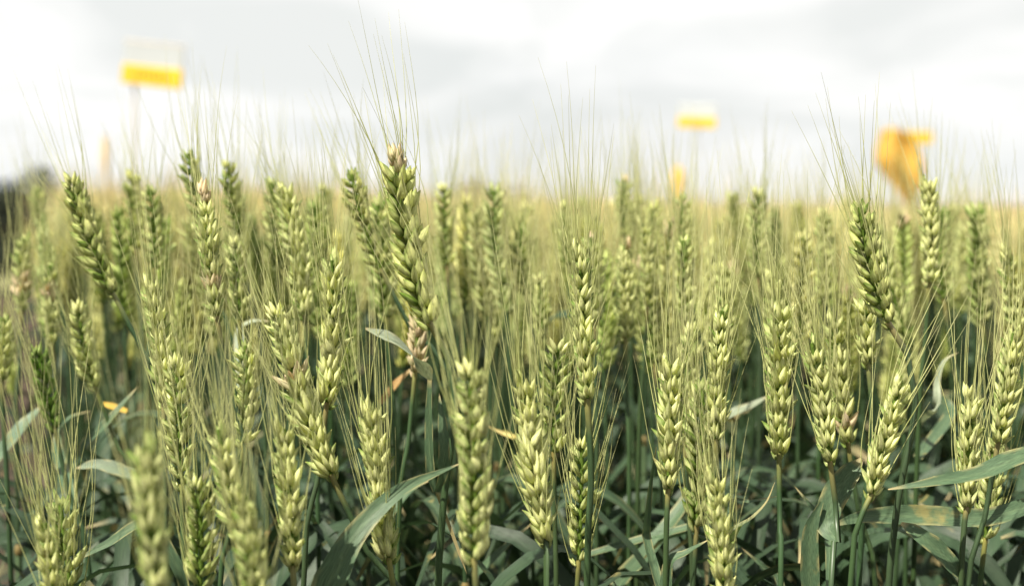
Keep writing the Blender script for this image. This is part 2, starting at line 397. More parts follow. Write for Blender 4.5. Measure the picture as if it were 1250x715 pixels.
# ------------------------------------------------------------------ trees on the horizon
M_BARK = simple_mat('bark', (0.10, 0.08, 0.06), 0.9, .3, 6)
M_CROWN = simple_mat('tree_leaves', (0.040, 0.052, 0.036), 0.8, .4, 3, spec=.2, transl=.15)
M_CROWN2 = simple_mat('dry_tree_leaves', (0.16, 0.125, 0.07), 0.8, .35, 3, spec=.2, transl=.15)
def tree(name, loc, h, wdt, mat, label, cat, nclump, leaf, seed, trunk_h, squash=1.0, nleaf=90):
    rg = np.random.default_rng(seed)
    root = empty(name, loc); tag(root, label, cat)
    paths, rads = [], []
    K = 6
    tp = np.stack([np.zeros(K), np.zeros(K), np.linspace(0, h * .8, K)], -1) + rg.normal(0, .02 * h, (K, 3)) * np.linspace(0, 1, K)[:, None]
    paths.append(tp); rads.append(np.linspace(.045 * h, .012 * h, K))
    cl = []
    for i in range(nclump):
        a = rg.random() * 6.283; rr = wdt * .5 * math.sqrt(rg.random()); zz = trunk_h + (h - trunk_h) * (rg.random() ** .8) * (1 - .45 * (rr / (wdt * .5)) ** 2)
        c = np.array([math.cos(a) * rr, math.sin(a) * rr, zz]); cl.append(c)
        s = tp[min(K - 1, int(zz / h * K * .6) + 1)]
        t = np.linspace(0, 1, K)[:, None]
        paths.append(s * (1 - t) + c * t + np.array([0, 0, -.06 * h]) * np.sin(t * 3.14)); rads.append(np.linspace(.014 * h, .003 * h, K))
    V, Q = tubes(np.array(paths), np.array(rads), 6, ref=(.9, .3, .1)); build('trunk', V, Q, M_BARK, root)
    cl = np.array(cl)
    cen = np.repeat(cl, nleaf, 0) + unit(rg.normal(0, 1, (len(cl) * nleaf, 3))) * (rg.random((len(cl) * nleaf, 1)) ** .5) * wdt * .17 * np.array([1, 1, squash])
    A = unit(rg.normal(0, 1, cen.shape)); B = unit(np.cross(A, rg.normal(0, 1, cen.shape)))
    sz = leaf * (.6 + .8 * rg.random((len(cen), 1)))
    V = np.stack([cen + A * sz, cen + B * sz * .55, cen - A * sz, cen - B * sz * .55], 1).reshape(-1, 3)
    build('crown', V, np.arange(len(V)).reshape(-1, 4), mat, root, smooth=False)
    return root

tb = P(36, 268, 15.3); tree('round_bush', (tb[0], tb[1], 0), 1.36, 1.3, M_CROWN, 'dark rounded bush beside the soil track at the far left', 'bush', 34, .04, 5, .1, nleaf=110)
tb = P(600, 250, 70); tree('bare_tree', (tb[0], tb[1], 0), 2.6, 2.4, M_CROWN2, 'small thin brown tree on the horizon just right of centre', 'tree', 15, .09, 8, .7, nleaf=40)
tb = P(560, 250, 80); tree('low_bush', (tb[0], tb[1], 0), 1.75, 2.8, M_CROWN2, 'low brown bush on the horizon left of the thin tree', 'bush', 14, .12, 9, .2, nleaf=60)
tb = P(285, 250, 85); tree('low_bush', (tb[0], tb[1], 0), 1.95, 3.6, M_CROWN2, 'low wide brown bush on the horizon behind the left ears', 'bush', 18, .14, 19, .2, nleaf=60)

# ------------------------------------------------------------------ plot signs and markers
M_WHITE = simple_mat('white_board', (0.43, 0.455, 0.465), .4, .04, 6)
M_YEL = simple_mat('yellow_panel', (0.68, 0.44, 0.03), .45, .05, 6)
M_INK = simple_mat('brown_ink', (0.40, 0.23, 0.02), .6, .1, 30)
M_POLE = simple_mat('pole_wood', (0.62, 0.56, 0.48), .8, .2, 14)
M_POLEG = simple_mat('pole_metal', (0.5, 0.52, 0.53), .4, .1, 14)
M_ORANGE = simple_mat('orange_cloth', (0.72, 0.46, 0.09), .7, .12, 9, transl=.45)
M_OLIVE = simple_mat('olive_cloth', (0.34, 0.26, 0.07), .8, .15, 9)

def boxmesh(c, sx, sy, sz, bev=.004):
    """rounded-edge slab as V,Q (8 chamfer verts per z-level)"""
    x, y, z = sx / 2, sy / 2, sz / 2; b = min(bev, x * .4, y * .4, z * .4)
    def ring(ix, iy, zz): return [(-ix + b, -iy, zz), (ix - b, -iy, zz), (ix, -iy + b, zz), (ix, iy - b, zz), (ix - b, iy, zz), (-ix + b, iy, zz), (-ix, iy - b, zz), (-ix, -iy + b, zz)]
    rings = [ring(x * .02 + b, y * .02 + b * .5, -z), ring(x - b, y - b * .5, -z), ring(x, y, -z + b), ring(x, y, z - b), ring(x - b, y - b * .5, z), ring(x * .02 + b, y * .02 + b * .5, z)]
    V = np.array(rings).reshape(-1, 3) + np.array(c); idx = np.arange(48).reshape(6, 8)
    a = idx[:-1]; bb = np.roll(a, -1, 1); cc = idx[1:]; d = np.roll(cc, -1, 1)
    return V, np.stack([a, bb, d, cc], -1).reshape(-1, 4)

def sign(loc, ztop, wdt, hgt, roll, yaw, label, pole_mat, strip=.58, cap=True, pole_off=0.0):
    root = empty('plot_sign', (loc[0], loc[1], 0)); root.rotation_euler = (0, 0, yaw); tag(root, label, 'sign', 'plot signs on poles above the wheat')
    V, Q = tubes(np.array([[(pole_off, .02, -.05), (pole_off, .02, ztop * .5), (pole_off + .004, .02, ztop - .02)]]), np.full((1, 3), .007), 8, ref=(.9, .2, .1))
    build('pole', V, Q, pole_mat, root)
    def part(nm, dx, dz, sx, sz, dy, sy, m, par):
        V, Q = boxmesh((0, 0, 0), sx, sy, sz, .003)
        V = V + np.array([dx, dy, dz]); c, s = math.cos(roll), math.sin(roll)
        V = np.stack([V[:, 0] * c - V[:, 2] * s, V[:, 1], V[:, 0] * s + V[:, 2] * c + ztop - hgt / 2], -1)
        return build(nm, V, Q, m, par, smooth=False)
    bd = part('board', 0, hgt * .5 * strip * .98, wdt, hgt * (1 - strip), 0, .008, M_WHITE, root)
    yp = part('yellow_panel', 0, -hgt * .5 * (1 - strip) , wdt, hgt * strip, -.001, .012, M_YEL, root)
    zc = -hgt * .5 * (1 - strip)
    rg = np.random.default_rng(4)
    for k in range(7):                                # the unreadable row of dark marks on the strip
        part('mark', (k - 3) * wdt * .085, zc + rg.normal(0, .002), wdt * .045, hgt * strip * .42, -.0064, .002, M_INK, yp)
    if cap: part('top_rail', 0, hgt * .5 + .004, wdt * 1.02, .007, 0, .012, M_POLE, root)
    return root

p = P(187, 83, 6.0); sign(p, p[2] + .098, .275, .175, R(-7), R(-12), 'white and yellow plot sign on a pole, upper left above the wheat', M_POLE, strip=.47, pole_off=-.10)
p = P(851, 141, 9.0); sign(p, p[2] + .072, .25, .15, R(-3), R(-24), 'small yellow and grey plot sign on a thin pole, right of centre', M_POLEG, strip=.44, cap=False)
p = P(1106, 165, 11.0); s3 = sign(p, p[2] + .085, .40, .15, R(-2), R(-10), 'yellow plot sign half hidden by the orange cloth, far right', M_POLEG, strip=.6, cap=False, pole_off=.02)

def cloth(name, pts, d, thick, mat, label=None, cat=None, parent=None, fold=.03, nv=14, nu=11, group=None, dy=0.0):
    """pts: list of (y, xleft, xright) rows in photo pixels at depth d -> folded cloth with thickness"""
    ys = np.array([q[0] for q in pts], float); xl = np.array([q[1] for q in pts], float); xr = np.array([q[2] for q in pts], float)
    yy = np.linspace(ys[0], ys[-1], nv); L = np.interp(yy, ys, xl); Rr = np.interp(yy, ys, xr)
    front = np.zeros((nv, nu, 3))
    for i in range(nv):
        for j in range(nu):
            u = j / (nu - 1); q = P(L[i] + (Rr[i] - L[i]) * u, yy[i], d)
            q[1] += dy + fold * math.sin(u * 9 + i * .35) + .5 * fold * math.sin(u * 4 - i * .6)
            front[i, j] = q
    back = front + np.array([0, thick, 0])
    org = front.mean((0, 1)); org[2] = 0
    V = np.concatenate([front.reshape(-1, 3), back.reshape(-1, 3)]) - org
    idx = np.arange(nv * nu).reshape(nv, nu); n = nv * nu
    q1 = np.stack([idx[:-1, :-1], idx[1:, :-1], idx[1:, 1:], idx[:-1, 1:]], -1).reshape(-1, 4)
    q2 = q1[:, ::-1] + n
    per = np.concatenate([idx[0, :], idx[1:, -1], idx[-1, -2::-1], idx[-2:0:-1, 0]]); nx_ = np.roll(per, -1)
    q3 = np.stack([per, nx_, nx_ + n, per + n], -1)
    o = build(name, V, np.concatenate([q1, q2, q3]), mat); o.location = org
    if label: tag(o, label, cat, group)
    return o

oc = cloth('orange_cloth', [(157, 1082, 1096), (165, 1075, 1108), (180, 1070, 1122), (198, 1069, 1127), (215, 1080, 1127), (232, 1094, 1123), (252, 1104, 1118)], 10.7, .012, M_ORANGE,
           'orange cloth hanging crumpled on the sign post at far right', 'cloth', fold=.025)
ol = cloth('stripe', [(185, 1094, 1099), (200, 1095, 1104), (220, 1100, 1110), (240, 1106, 1111)], 10.62, .012, M_OLIVE, fold=.03)
ol.parent = oc; ol.location = ol.location - oc.location

M_TAPE = simple_mat('orange_tape', (0.85, 0.50, 0.06), .6, .08, 9)
M_FADED = simple_mat('faded_tape', (0.82, 0.66, 0.40), .7, .08, 9, transl=.3)
def marker(px, py0, py1, d, wpx, lean, label, mat=M_TAPE):
    top = P(px, py0, d); bot = np.array([top[0] + lean, top[1], 0])
    root = empty('marker_stake', bot); tag(root, label, 'marker', 'orange marker stakes in the wheat')
    V, Q = tubes(np.array([[(0, 0, -.05), (-lean * .5, 0, top[2] * .5), (-lean, 0, top[2] - .01)]]), np.full((1, 3), .009), 7, ref=(.9, .2, .1)); build('stake', V, Q, M_POLE, root)
    wm = wpx / FPX * d; hm = (py1 - py0) / FPX * d
    K = 9; zz = np.linspace(top[2], top[2] - hm, K); pr = np.array([.5, .9, 1, 1, .95, .8, .7, .6, .45])
    path = np.stack([-lean * zz / top[2], 0.004 * np.sin(np.arange(K)), zz], -1)
    V, Q = tubes(path[None], (wm * .5 * pr)[None], 8, ref=(.9, .2, .1)); V[:, 1] *= .45
    build('tape', V, Q, mat, root)
marker(128, 166, 226, 8.0, 11, -.01, 'faded orange marker stake below the left sign, pale and narrow', M_FADED)
marker(828, 203, 262, 6.5, 15, -.01, 'bright orange marker stake below the small right sign')

# ------------------------------------------------------------------ the front rows of wheat, one by one
FACE, SIDE = 90, 0
ROOTS, STEMS = {}, {}
CAMP = np.array([0, 0, CAM_Z])

def stalk(key, tip, base, d, roll, label, plump=0.0, tint=(1, 1, 1), dry=(), bow=0.0, foot=None, size=1.0, green=.5, awn=.06, abias=(0, 0, 0), nawn=1.0, dd=0.0, leaves=2, stem_r=.0016, group='wheat stalks of the front rows'):
    rg = np.random.default_rng(hash_(key))
    B = P(base[0], base[1], d); T = P(tip[0], tip[1], d + dd)
    if bow == 0.0: bow = float(rg.normal(0, .014))
    ax = unit(T - B); tocam = unit(CAMP - B); right = unit(np.cross(ax, -tocam)) * 1.0
    right = unit(np.cross(tocam, ax)) * -1.0; front = np.cross(ax, right); front = front if np.dot(front, tocam) > 0 else -front
    a = R(roll); row = right * math.cos(a) + front * math.sin(a)
    Ln = np.linalg.norm(T - B)
    bowv = right * bow * Ln
    ctrl = (B + T) / 2 + 2 * bowv; tb = unit(ctrl - B)
    if foot is None:
        q = B - tb * .10; Qp = np.array([q[0], q[1], B[2] - .10]); Qp = .5 * Qp + .5 * q
    else: Qp = P(foot, 740, d); 
    G = np.array([Qp[0] + (Qp[0] - B[0]) * .25, max(Qp[1], .30) + .02, 0.0])
    root = empty('wheat_stalk', G); tag(root, label, 'wheat stalk', group)
    wsize = size * float(np.clip(Ln / .082, .7, 1.25)) ** .55
    nawn *= .72 if tip[1] < 262 and key not in ('centre', 'r1070') else 1.0; awn *= .88 if tip[1] < 262 else 1.0
    main, dried, beard = ear(B - G, T - G, bowv, row, rg, 0, dry, wsize, awn, abias, nawn, greenness=green, plump=plump)
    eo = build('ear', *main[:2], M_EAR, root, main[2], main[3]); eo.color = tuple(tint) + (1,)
    for dq in dried:
        do = build('withered_spikelet', *dq[:2], M_EAR, eo, dq[2], dq[3]); do['label'] = 'bleached brown withered spikelet'
    bo = build('beard', *beard[:2], M_AWN, eo, beard[2])
    # stem: leaves the ear along its axis, then goes down to the soil
    pts = [G, G + (Qp - G) * .55, Qp]
    if B[2] - Qp[2] > .06: pts.append(B - tb * .035)
    pts.append(B + tb * .004)
    path = spline(pts, 40); STEMS[key] = path
    sv = stem_geo(path - G, stem_r * 1.5, stem_r * .82, 8, STEM_C * np.array([1, 1, 1]))
    # yellow-brown collar right under the ear
    zt = np.repeat(np.linspace(0, 1, 40), 8); kcol = np.clip((zt - .987) / .01, 0, 1)[:, None] * .6
    sc_ = sv[2] * (1 - kcol) + np.array([.36, .30, .10]) * kcol
    st = build('stem', sv[0], sv[1], M_STEM, root, sc_)
    st.color = (rg.uniform(.85, 1.05), rg.uniform(.88, 1.08), rg.uniform(.8, 1.05), 1)
    ROOTS[key] = root
    # lower leaves (mostly below the picture or in the shade)
    for k in range(leaves):
        h = B[2] - rg.uniform(.15, .23) - .11 * k
        if h < .15: continue
        i = int(np.argmin(np.abs(path[:, 2] - h))); s0 = path[i]
        an = rg.uniform(-.35, math.pi + .35)
        lp = arch_leaf_path(s0 - G, (math.cos(an), math.sin(an)), rg.uniform(.14, .22), rg.uniform(.35, .75), rg.uniform(.25, .8), 14)
        g_ = leaf_geo(lp, rg.uniform(.009, .013), (0, 0, 1), rg.uniform(-1.2, 1.2), rg=rg, tipdry=rg.uniform(.02, .15), edge=.15)
        build('leaf', g_[0], g_[1], M_LEAF, root, g_[2], g_[3])
        if k == 0:
            j = max(0, i - 9)
            v = stem_geo(path[j:i + 1] - G, stem_r * 1.75, stem_r * 1.45, 8, np.array([.10, .155, .075]))
            build('leaf_sheath', v[0], v[1], M_STEM, root, v[2])
            nd = path[i:i + 2]; ndp = np.array([s0 + (nd[1] - s0) * q for q in np.linspace(-.25, .25, 5)])
            V_, Q_ = tubes(((ndp - G))[None], (stem_r * np.array([1.1, 1.75, 1.95, 1.75, 1.1]))[None], 8)
            build('stem_node', V_, Q_, M_STEM, root, np.tile(np.array([.17, .13, .05]), (len(V_), 1)))
    return root

def hash_(k):
    v = 17
    for ch in str(k): v = (v * 131 + ord(ch)) % 1000003
    return v

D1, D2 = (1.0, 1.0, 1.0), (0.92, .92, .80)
HERO = [
 # key, tip, base, depth, roll, label, options
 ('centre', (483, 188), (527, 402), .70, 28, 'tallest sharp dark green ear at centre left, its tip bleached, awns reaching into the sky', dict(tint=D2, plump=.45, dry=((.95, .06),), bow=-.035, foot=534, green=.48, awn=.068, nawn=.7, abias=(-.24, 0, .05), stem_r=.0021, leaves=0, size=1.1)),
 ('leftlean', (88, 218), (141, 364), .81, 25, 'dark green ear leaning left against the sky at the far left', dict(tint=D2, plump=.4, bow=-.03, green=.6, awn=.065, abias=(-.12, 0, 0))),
 ('behind228', (229, 184), (252, 300), .90, 20, 'soft ear tip rising above the field just left of the bleached-tip ear', dict(green=.65, awn=.07)),
 ('bleach', (251, 228), (266, 394), .75, 78, 'sharp ear with bleached pink-brown spikelets at its tip and near its base', dict(dry=((.93, .075), (.28, .045)), bow=-.02, awn=.07, green=.5)),
 ('soft277', (277, 196), (292, 292), .93, 30, 'blurred green ear tip standing right of the bleached-tip ear', dict(tint=D2, green=.7, awn=.07)),
 ('soft288', (287, 292), (293, 398), .84, 15, 'lower soft ear tucked beside the bleached spikelet ear', dict(green=.6)),
 ('soft332', (331, 220), (340, 335), .96, 10, 'blurred narrow ear in the left middle distance, left of a fuller pale ear', dict(green=.6, awn=.06)),
 ('pale350', (346, 226), (372, 392), .84, 70, 'full pale ear leaning slightly left, between the bleached ear and the bright chevron ear', dict(green=.42, bow=.02)),
 ('chev405', (405, 312), (398, 500), .72, 88, 'bright sharp pale ear with open chevron spikelets left of the centre ear', dict(green=.32, awn=.055, bow=.02, size=1.12)),
 ('lean338', (338, 376), (408, 588), .67, 60, 'large ear leaning left with one bleached spikelet halfway, left of centre', dict(green=.4, dry=((.56, .035),), bow=-.03, size=1.05, awn=.05)),
 ('zig430', (429, 209), (468, 335), .83, 5, 'side-on zigzag ear with a hooked tip left of the tallest ear', dict(plump=.4, green=.6, bow=-.04, tint=(.95, .92, .8))),
 ('soft462', (461, 246), (472, 394), .89, 35, 'soft ear directly left of the tallest ear, mostly behind awns', dict(green=.6)),
 ('far162', (161, 212), (166, 310), 1.05, 40, 'faint blurred ear under the left plot sign', dict(green=.6, tint=D2)),
 ('bead183', (183, 228), (188, 335), .92, 5, 'blurred beaded ear right of the dark leaning ear', dict(plump=.4, green=.55)),
 ('pale187', (184, 342), (200, 500), .74, 80, 'pale ear with spread spikelets in front of the dark leaning ear', dict(green=.35, awn=.06, bow=.02)),
 ('thin217', (215, 436), (222, 600), .71, 20, 'slim pale ear on the left with loose spikelets, below the bleached one', dict(green=.4, awn=.07)),
 ('bead103', (97, 374), (118, 478), .86, 8, 'blurred beaded ear with a bright tip at left, beneath the dark leaning ear', dict(plump=.4, green=.45, bow=-.04)),
 ('brown62', (60, 320), (64, 425), .95, 60, 'blurred ear near left edge with a brown band across its upper part', dict(dry=((.62, .09),), green=.55)),
 ('brown26', (29, 288), (26, 385), 1.0, 60, 'blurred ear at left edge with its middle bleached pinkish', dict(dry=((.35, .12),), green=.5)),
 ('far45', (44, 228), (53, 290), 1.15, 30, 'small yellow-topped ear in front of the dark far-left tree', dict(green=.6, size=.9)),
 ('dark50', (45, 424), (68, 528), .84, 10, 'dark shaded green ear low on the left beside the bare soil', dict(green=.9, tint=(.7, .85, .6))),  # dark tint puts the shade on this ear into its colour
 ('edge3', (4, 385), (2, 470), .86, 50, 'blurred yellow ear cut by the left frame edge', dict(green=.45)),
 ('near180', (178, 538), (196, 735), .49, 75, 'big very blurred ear close to the lens at lower left', dict(green=.62, size=1.0, awn=.05, leaves=0)),
 ('near57', (54, 634), (66, 765), .60, 80, 'soft pale ear at the bottom left corner, left one of two', dict(green=.5, awn=.085)),
 ('near77', (73, 612), (88, 740), .66, 30, 'soft slim ear at the bottom left corner, right one of two', dict(green=.6, awn=.08)),
 ('near265', (265, 520), (290, 660), .60, 70, 'soft pale ear left of the leaning one near the bottom', dict(green=.4, awn=.06)),
 ('near300', (298, 600), (316, 770), .53, 65, 'blurred ear with a bright yellow tip at the bottom, left of centre', dict(green=.5, awn=.05, leaves=0)),
 ('near347', (346, 518), (358, 700), .62, 85, 'upright pale ear at bottom left of the big curved leaf', dict(green=.42, awn=.05)),
 ('mid300', (299, 418), (297, 548), .75, 35, 'pale slim ear standing left of the large leaning ear', dict(green=.42)),
 ('low240', (240, 585), (243, 730), .62, 20, 'greenish soft ear at the bottom between two blurred near ears', dict(green=.7, awn=.07)),
 ('low452', (452, 497), (476, 690), .66, 85, 'bright ear passing behind the big curved leaf at bottom centre left', dict(green=.36, awn=.075, bow=-.01, abias=(.05, 0, 0))),
 ('near573', (573, 446), (578, 692), .575, 25, 'long soft near ear just left of centre, upright beside the leaf tip', dict(plump=.4, green=.5, awn=.07, size=.95, leaves=0, foot=582)),
 ('front655', (640, 462), (668, 670), .655, 80, 'bright sharp pale ear in front at the centre, leaning slightly left', dict(green=.28, awn=.07, bow=-.015, size=1.08, foot=667)),
 ('slim680', (682, 420), (676, 560), .75, 8, 'slim ear half hidden between the two bright central ears', dict(green=.55)),
 ('mid712', (707, 296), (717, 496), .70, 84, 'sharp upright ear with chevron spikelets just right of centre, on a dark stem', dict(green=.45, awn=.07, foot=716, stem_r=.0019, leaves=0)),
 ('low707', (710, 535), (706, 692), .73, 8, 'narrow side-on ear low behind the dark stem right of centre', dict(green=.5, size=.9)),
 ('r818', (818, 440), (815, 606), .69, 80, 'sharp bright ear on a thin stem, right of centre with a small leaf below', dict(green=.36, foot=812)),
 ('r880', (882, 374), (874, 545), .72, 82, 'sharp ear with brown-tipped base standing above another one, right half', dict(green=.4, size=.98)),
 ('r848', (846, 398), (836, 545), .80, 20, 'softer ear leaning right, wedged left of the brown-based sharp ear', dict(green=.55)),
 ('r856', (858, 470), (850, 650), .74, 15, 'slim greenish ear left behind the lowest bright right-hand ear', dict(green=.65)),
 ('r872', (871, 578), (884, 735), .64, 80, 'lowest bright ear of the right half, running out of the bottom edge', dict(green=.36, awn=.055)),
 ('r952', (951, 372), (951, 562), .72, 75, 'upright sharp ear standing alone with dark gaps either side, right half', dict(green=.45, foot=953)),
 ('r1000', (990, 414), (1014, 572), .69, 78, 'sharp ear leaning left above the broad folded leaf at right', dict(green=.45, foot=1013, leaves=0)),
 ('r1026', (1017, 384), (1036, 548), .77, 70, 'soft full ear with a pink-brown withered spikelet near its base, right', dict(green=.45, dry=((.13, .05),))),
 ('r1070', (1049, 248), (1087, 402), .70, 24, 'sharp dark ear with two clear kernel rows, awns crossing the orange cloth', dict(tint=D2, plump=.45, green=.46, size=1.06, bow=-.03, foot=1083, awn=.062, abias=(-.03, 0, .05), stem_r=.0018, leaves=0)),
 ('r1058', (1060, 356), (1060, 452), .74, 88, 'short bright wide ear tucked left of the dark two-rowed ear', dict(green=.28, size=1.1, foot=1047)),
 ('r1082', (1101, 462), (1062, 612), .675, 70, 'bright ear leaning right across a stem, its pale awns splayed', dict(green=.3, foot=1036, awn=.058, nawn=.7, abias=(.22, 0, -.06))),
 ('r1132', (1132, 220), (1134, 352), .86, 85, 'blurred beaded bright ear under the orange cloth', dict(plump=.4, green=.3, size=1.05)),
 ('r1150', (1151, 255), (1153, 372), .95, 10, 'dim blurred ear just right of the bright beaded one', dict(green=.7)),
 ('r1196', (1193, 252), (1200, 400), 1.0, 40, 'blurred slim tall ear at right, dark tip against the horizon', dict(green=.65)),
 ('r1236', (1229, 300), (1241, 410), .84, 70, 'soft ear at the right edge, above the sharper leaning one', dict(green=.45)),
 ('r1225', (1238, 402), (1217, 548), .73, 65, 'ear at the right edge leaning right, above the long leaf', dict(green=.36)),
 ('r1182', (1186, 476), (1180, 628), .69, 70, 'bright ear crossed by the long leaf near the right edge', dict(green=.4, foot=1172)),
 ('r1205', (1213, 540), (1202, 665), .75, 25, 'ear hanging low behind the long leaf at lower right', dict(green=.5)),
 ('f1005', (1006, 258), (1004, 372), 1.02, 60, 'blurred bright ear left of the dark two-rowed ear, middle distance', dict(green=.42)),
 ('f925', (924, 234), (926, 345), 1.03, 15, 'blurred ear with a dark pointed tip standing above the field at right', dict(green=.6)),
 ('f762', (762, 216), (766, 300), 1.12, 30, 'blurred ear with a brown tip above the field, right of centre', dict(green=.55, dry=((.93, .08),))),
 ('f765', (763, 296), (764, 420), .90, 75, 'pale soft ear with a bleached pink tip, right of centre', dict(green=.38, dry=((.95, .09),))),
 ('f787', (785, 270), (790, 380), .93, 80, 'soft bright ear right of the pink-tipped one', dict(green=.36)),
 ('f833', (832, 236), (840, 330), 1.0, 25, 'blurred ear right in front of the bright orange marker stake', dict(green=.45)),
 ('f836', (835, 290), (836, 400), .86, 15, 'soft slim ear with a bright tip beneath the orange marker stake', dict(plump=.4, green=.4)),
 ('f602', (602, 270), (604, 345), 1.15, 30, 'blurred green ear in the gap right of the tallest ear', dict(green=.85, size=.9)),
 ('f638', (637, 276), (642, 360), 1.0, 10, 'small blurred yellowish ear with zigzag edge left of centre gap', dict(green=.5, bow=-.03)),
 ('f661', (661, 338), (660, 420), .93, 30, 'blurred ear with bright tip left of the sharp upright central ear', dict(green=.42)),
 ('f543', (541, 226), (546, 330), 1.02, 10, 'blurred ear right of the tallest ear top', dict(green=.5)),
 ('f722', (721, 286), (726, 400), .87, 45, 'soft ear with a bleached tip peeking behind the sharp central ear', dict(green=.5, dry=((.95, .07),))),
 ('f690', (690, 248), (693, 330), 1.1, 30, 'faint blurred ear above the sharp upright central ear', dict(green=.5)),
 ('f395', (395, 226), (398, 300), 1.05, 20, 'blurred ear on the horizon above the bright chevron ear', dict(green=.65)),
 ('f943', (944, 336), (948, 450), .88, 70, 'soft pale ear top rising behind the lone upright right ear', dict(green=.4)),
 ('f885', (884, 322), (888, 420), .95, 60, 'blurred ear above the brown-based sharp ear', dict(green=.45)),
 ('f505', (512, 384), (506, 462), .80, 50, 'straw-coloured withered ear hanging behind the base of the tallest ear', dict(dry=((.5, .6),), awn=.03, nawn=.5)),
 ('f590', (600, 350), (602, 430), 1.05, 60, 'dim blurred ear low in the centre gap', dict(green=.6)),
 ('f800', (797, 355), (800, 450), .95, 40, 'dim soft ear left of the bright ear on a thin stem', dict(green=.6)),
 ('f1110', (1106, 420), (1104, 500), .92, 60, 'dim soft ear behind the splayed awns at right', dict(green=.6)),
 ('f565', (560, 300), (562, 390), 1.1, 50, 'faint blurred ear between the tallest ear and the centre gap', dict(green=.5)),
]
for h in HERO: stalk(*h[:6], **h[6])

# ------------------------------------------------------------------ leaves of the front rows
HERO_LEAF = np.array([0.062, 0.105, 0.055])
def hero_leaf(key, pts, wpx, face=(0, -.6, .8), twist=0.0, shape=None, colr=HERO_LEAF, tipdry=.1, fold=.25, link=True, label=None, edge=.5):
    """pts: (x, y, depth) base -> tip; the base is joined to its stalk's stem lower down"""
    root = ROOTS[key]; G = np.array(root.location)
    W = [P(*q) for q in pts]
    dm = np.mean([q[2] for q in pts])
    if link:
        st = STEMS[key]; want = W[0][2] - .02
        i = int(np.argmin(np.abs(st[:, 2] - want))); s0 = st[i]
        if np.linalg.norm(s0 - W[0]) > .012:
            W = [s0] + W
    path = spline(W, 30)
    g_ = leaf_geo(path - G, wpx / FPX * dm, face, twist, fold, tipdry, colr, np.random.default_rng(hash_(str(pts))), nx=7, shape=shape, edge=edge)
    o = build('leaf', g_[0], g_[1], M_LEAF, root, g_[2], g_[3])
    if label: o['label'] = label
    return o
PALE_L = np.array([.26, .30, .21]); YEL_L = np.array([.38, .33, .08]); DRY_L = np.array([.32, .19, .07])
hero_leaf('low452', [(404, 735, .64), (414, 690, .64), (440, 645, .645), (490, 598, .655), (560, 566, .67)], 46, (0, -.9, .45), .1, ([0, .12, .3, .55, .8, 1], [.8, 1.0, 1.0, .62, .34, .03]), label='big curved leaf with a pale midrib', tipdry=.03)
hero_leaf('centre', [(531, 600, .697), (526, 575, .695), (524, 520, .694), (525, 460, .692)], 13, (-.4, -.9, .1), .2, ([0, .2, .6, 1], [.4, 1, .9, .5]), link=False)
hero_leaf('centre', [(525, 464, .688), (509, 440, .675), (480, 416, .665), (446, 401, .66)], 25, (-.25, -.5, .83), .1, ([0, .15, .5, .8, 1], [.25, .8, 1, .8, .15]), PALE_L, .04, link=False, label='sunlit pale flag leaf blade bending left')  # pale colour carries the sun sheen on this blade
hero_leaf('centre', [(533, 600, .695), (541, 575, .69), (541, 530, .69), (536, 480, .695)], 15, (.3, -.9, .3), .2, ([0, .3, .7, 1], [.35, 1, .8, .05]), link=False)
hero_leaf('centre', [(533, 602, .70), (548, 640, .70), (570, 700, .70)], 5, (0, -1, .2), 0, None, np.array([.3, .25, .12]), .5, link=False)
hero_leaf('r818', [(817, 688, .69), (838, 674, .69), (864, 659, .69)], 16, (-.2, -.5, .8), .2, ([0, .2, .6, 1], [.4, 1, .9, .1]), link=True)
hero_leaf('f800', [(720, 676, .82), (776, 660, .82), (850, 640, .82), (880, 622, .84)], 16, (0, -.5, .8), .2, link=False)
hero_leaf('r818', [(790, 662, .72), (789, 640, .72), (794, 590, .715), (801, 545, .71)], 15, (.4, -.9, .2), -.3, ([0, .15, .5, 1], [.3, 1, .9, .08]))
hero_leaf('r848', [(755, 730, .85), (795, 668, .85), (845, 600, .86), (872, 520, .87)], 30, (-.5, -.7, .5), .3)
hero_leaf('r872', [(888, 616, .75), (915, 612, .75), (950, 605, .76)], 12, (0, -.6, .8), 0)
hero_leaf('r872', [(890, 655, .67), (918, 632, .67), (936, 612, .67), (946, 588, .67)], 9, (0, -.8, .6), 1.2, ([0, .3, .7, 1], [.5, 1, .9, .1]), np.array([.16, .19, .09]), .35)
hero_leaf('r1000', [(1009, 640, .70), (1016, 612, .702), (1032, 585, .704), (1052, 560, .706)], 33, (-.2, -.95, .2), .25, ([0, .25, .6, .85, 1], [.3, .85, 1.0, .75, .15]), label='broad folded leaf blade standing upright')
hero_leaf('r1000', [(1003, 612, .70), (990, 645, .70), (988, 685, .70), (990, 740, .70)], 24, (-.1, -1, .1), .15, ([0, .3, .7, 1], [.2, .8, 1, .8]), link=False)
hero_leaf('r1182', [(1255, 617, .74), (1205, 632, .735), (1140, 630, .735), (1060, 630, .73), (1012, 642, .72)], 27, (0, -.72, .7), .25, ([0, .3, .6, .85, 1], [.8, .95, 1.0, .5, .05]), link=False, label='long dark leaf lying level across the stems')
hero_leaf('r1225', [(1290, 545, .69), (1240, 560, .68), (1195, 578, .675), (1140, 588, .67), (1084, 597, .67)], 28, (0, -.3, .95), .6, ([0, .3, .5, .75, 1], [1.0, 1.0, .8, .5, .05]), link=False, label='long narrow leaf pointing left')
hero_leaf('r1182', [(1171, 702, .69), (1150, 676, .69), (1125, 655, .69), (1100, 638, .695)], 25, (.2, -.8, .55), .1, ([0, .15, .5, .85, 1], [.4, .9, 1, .7, .15]), link=False)
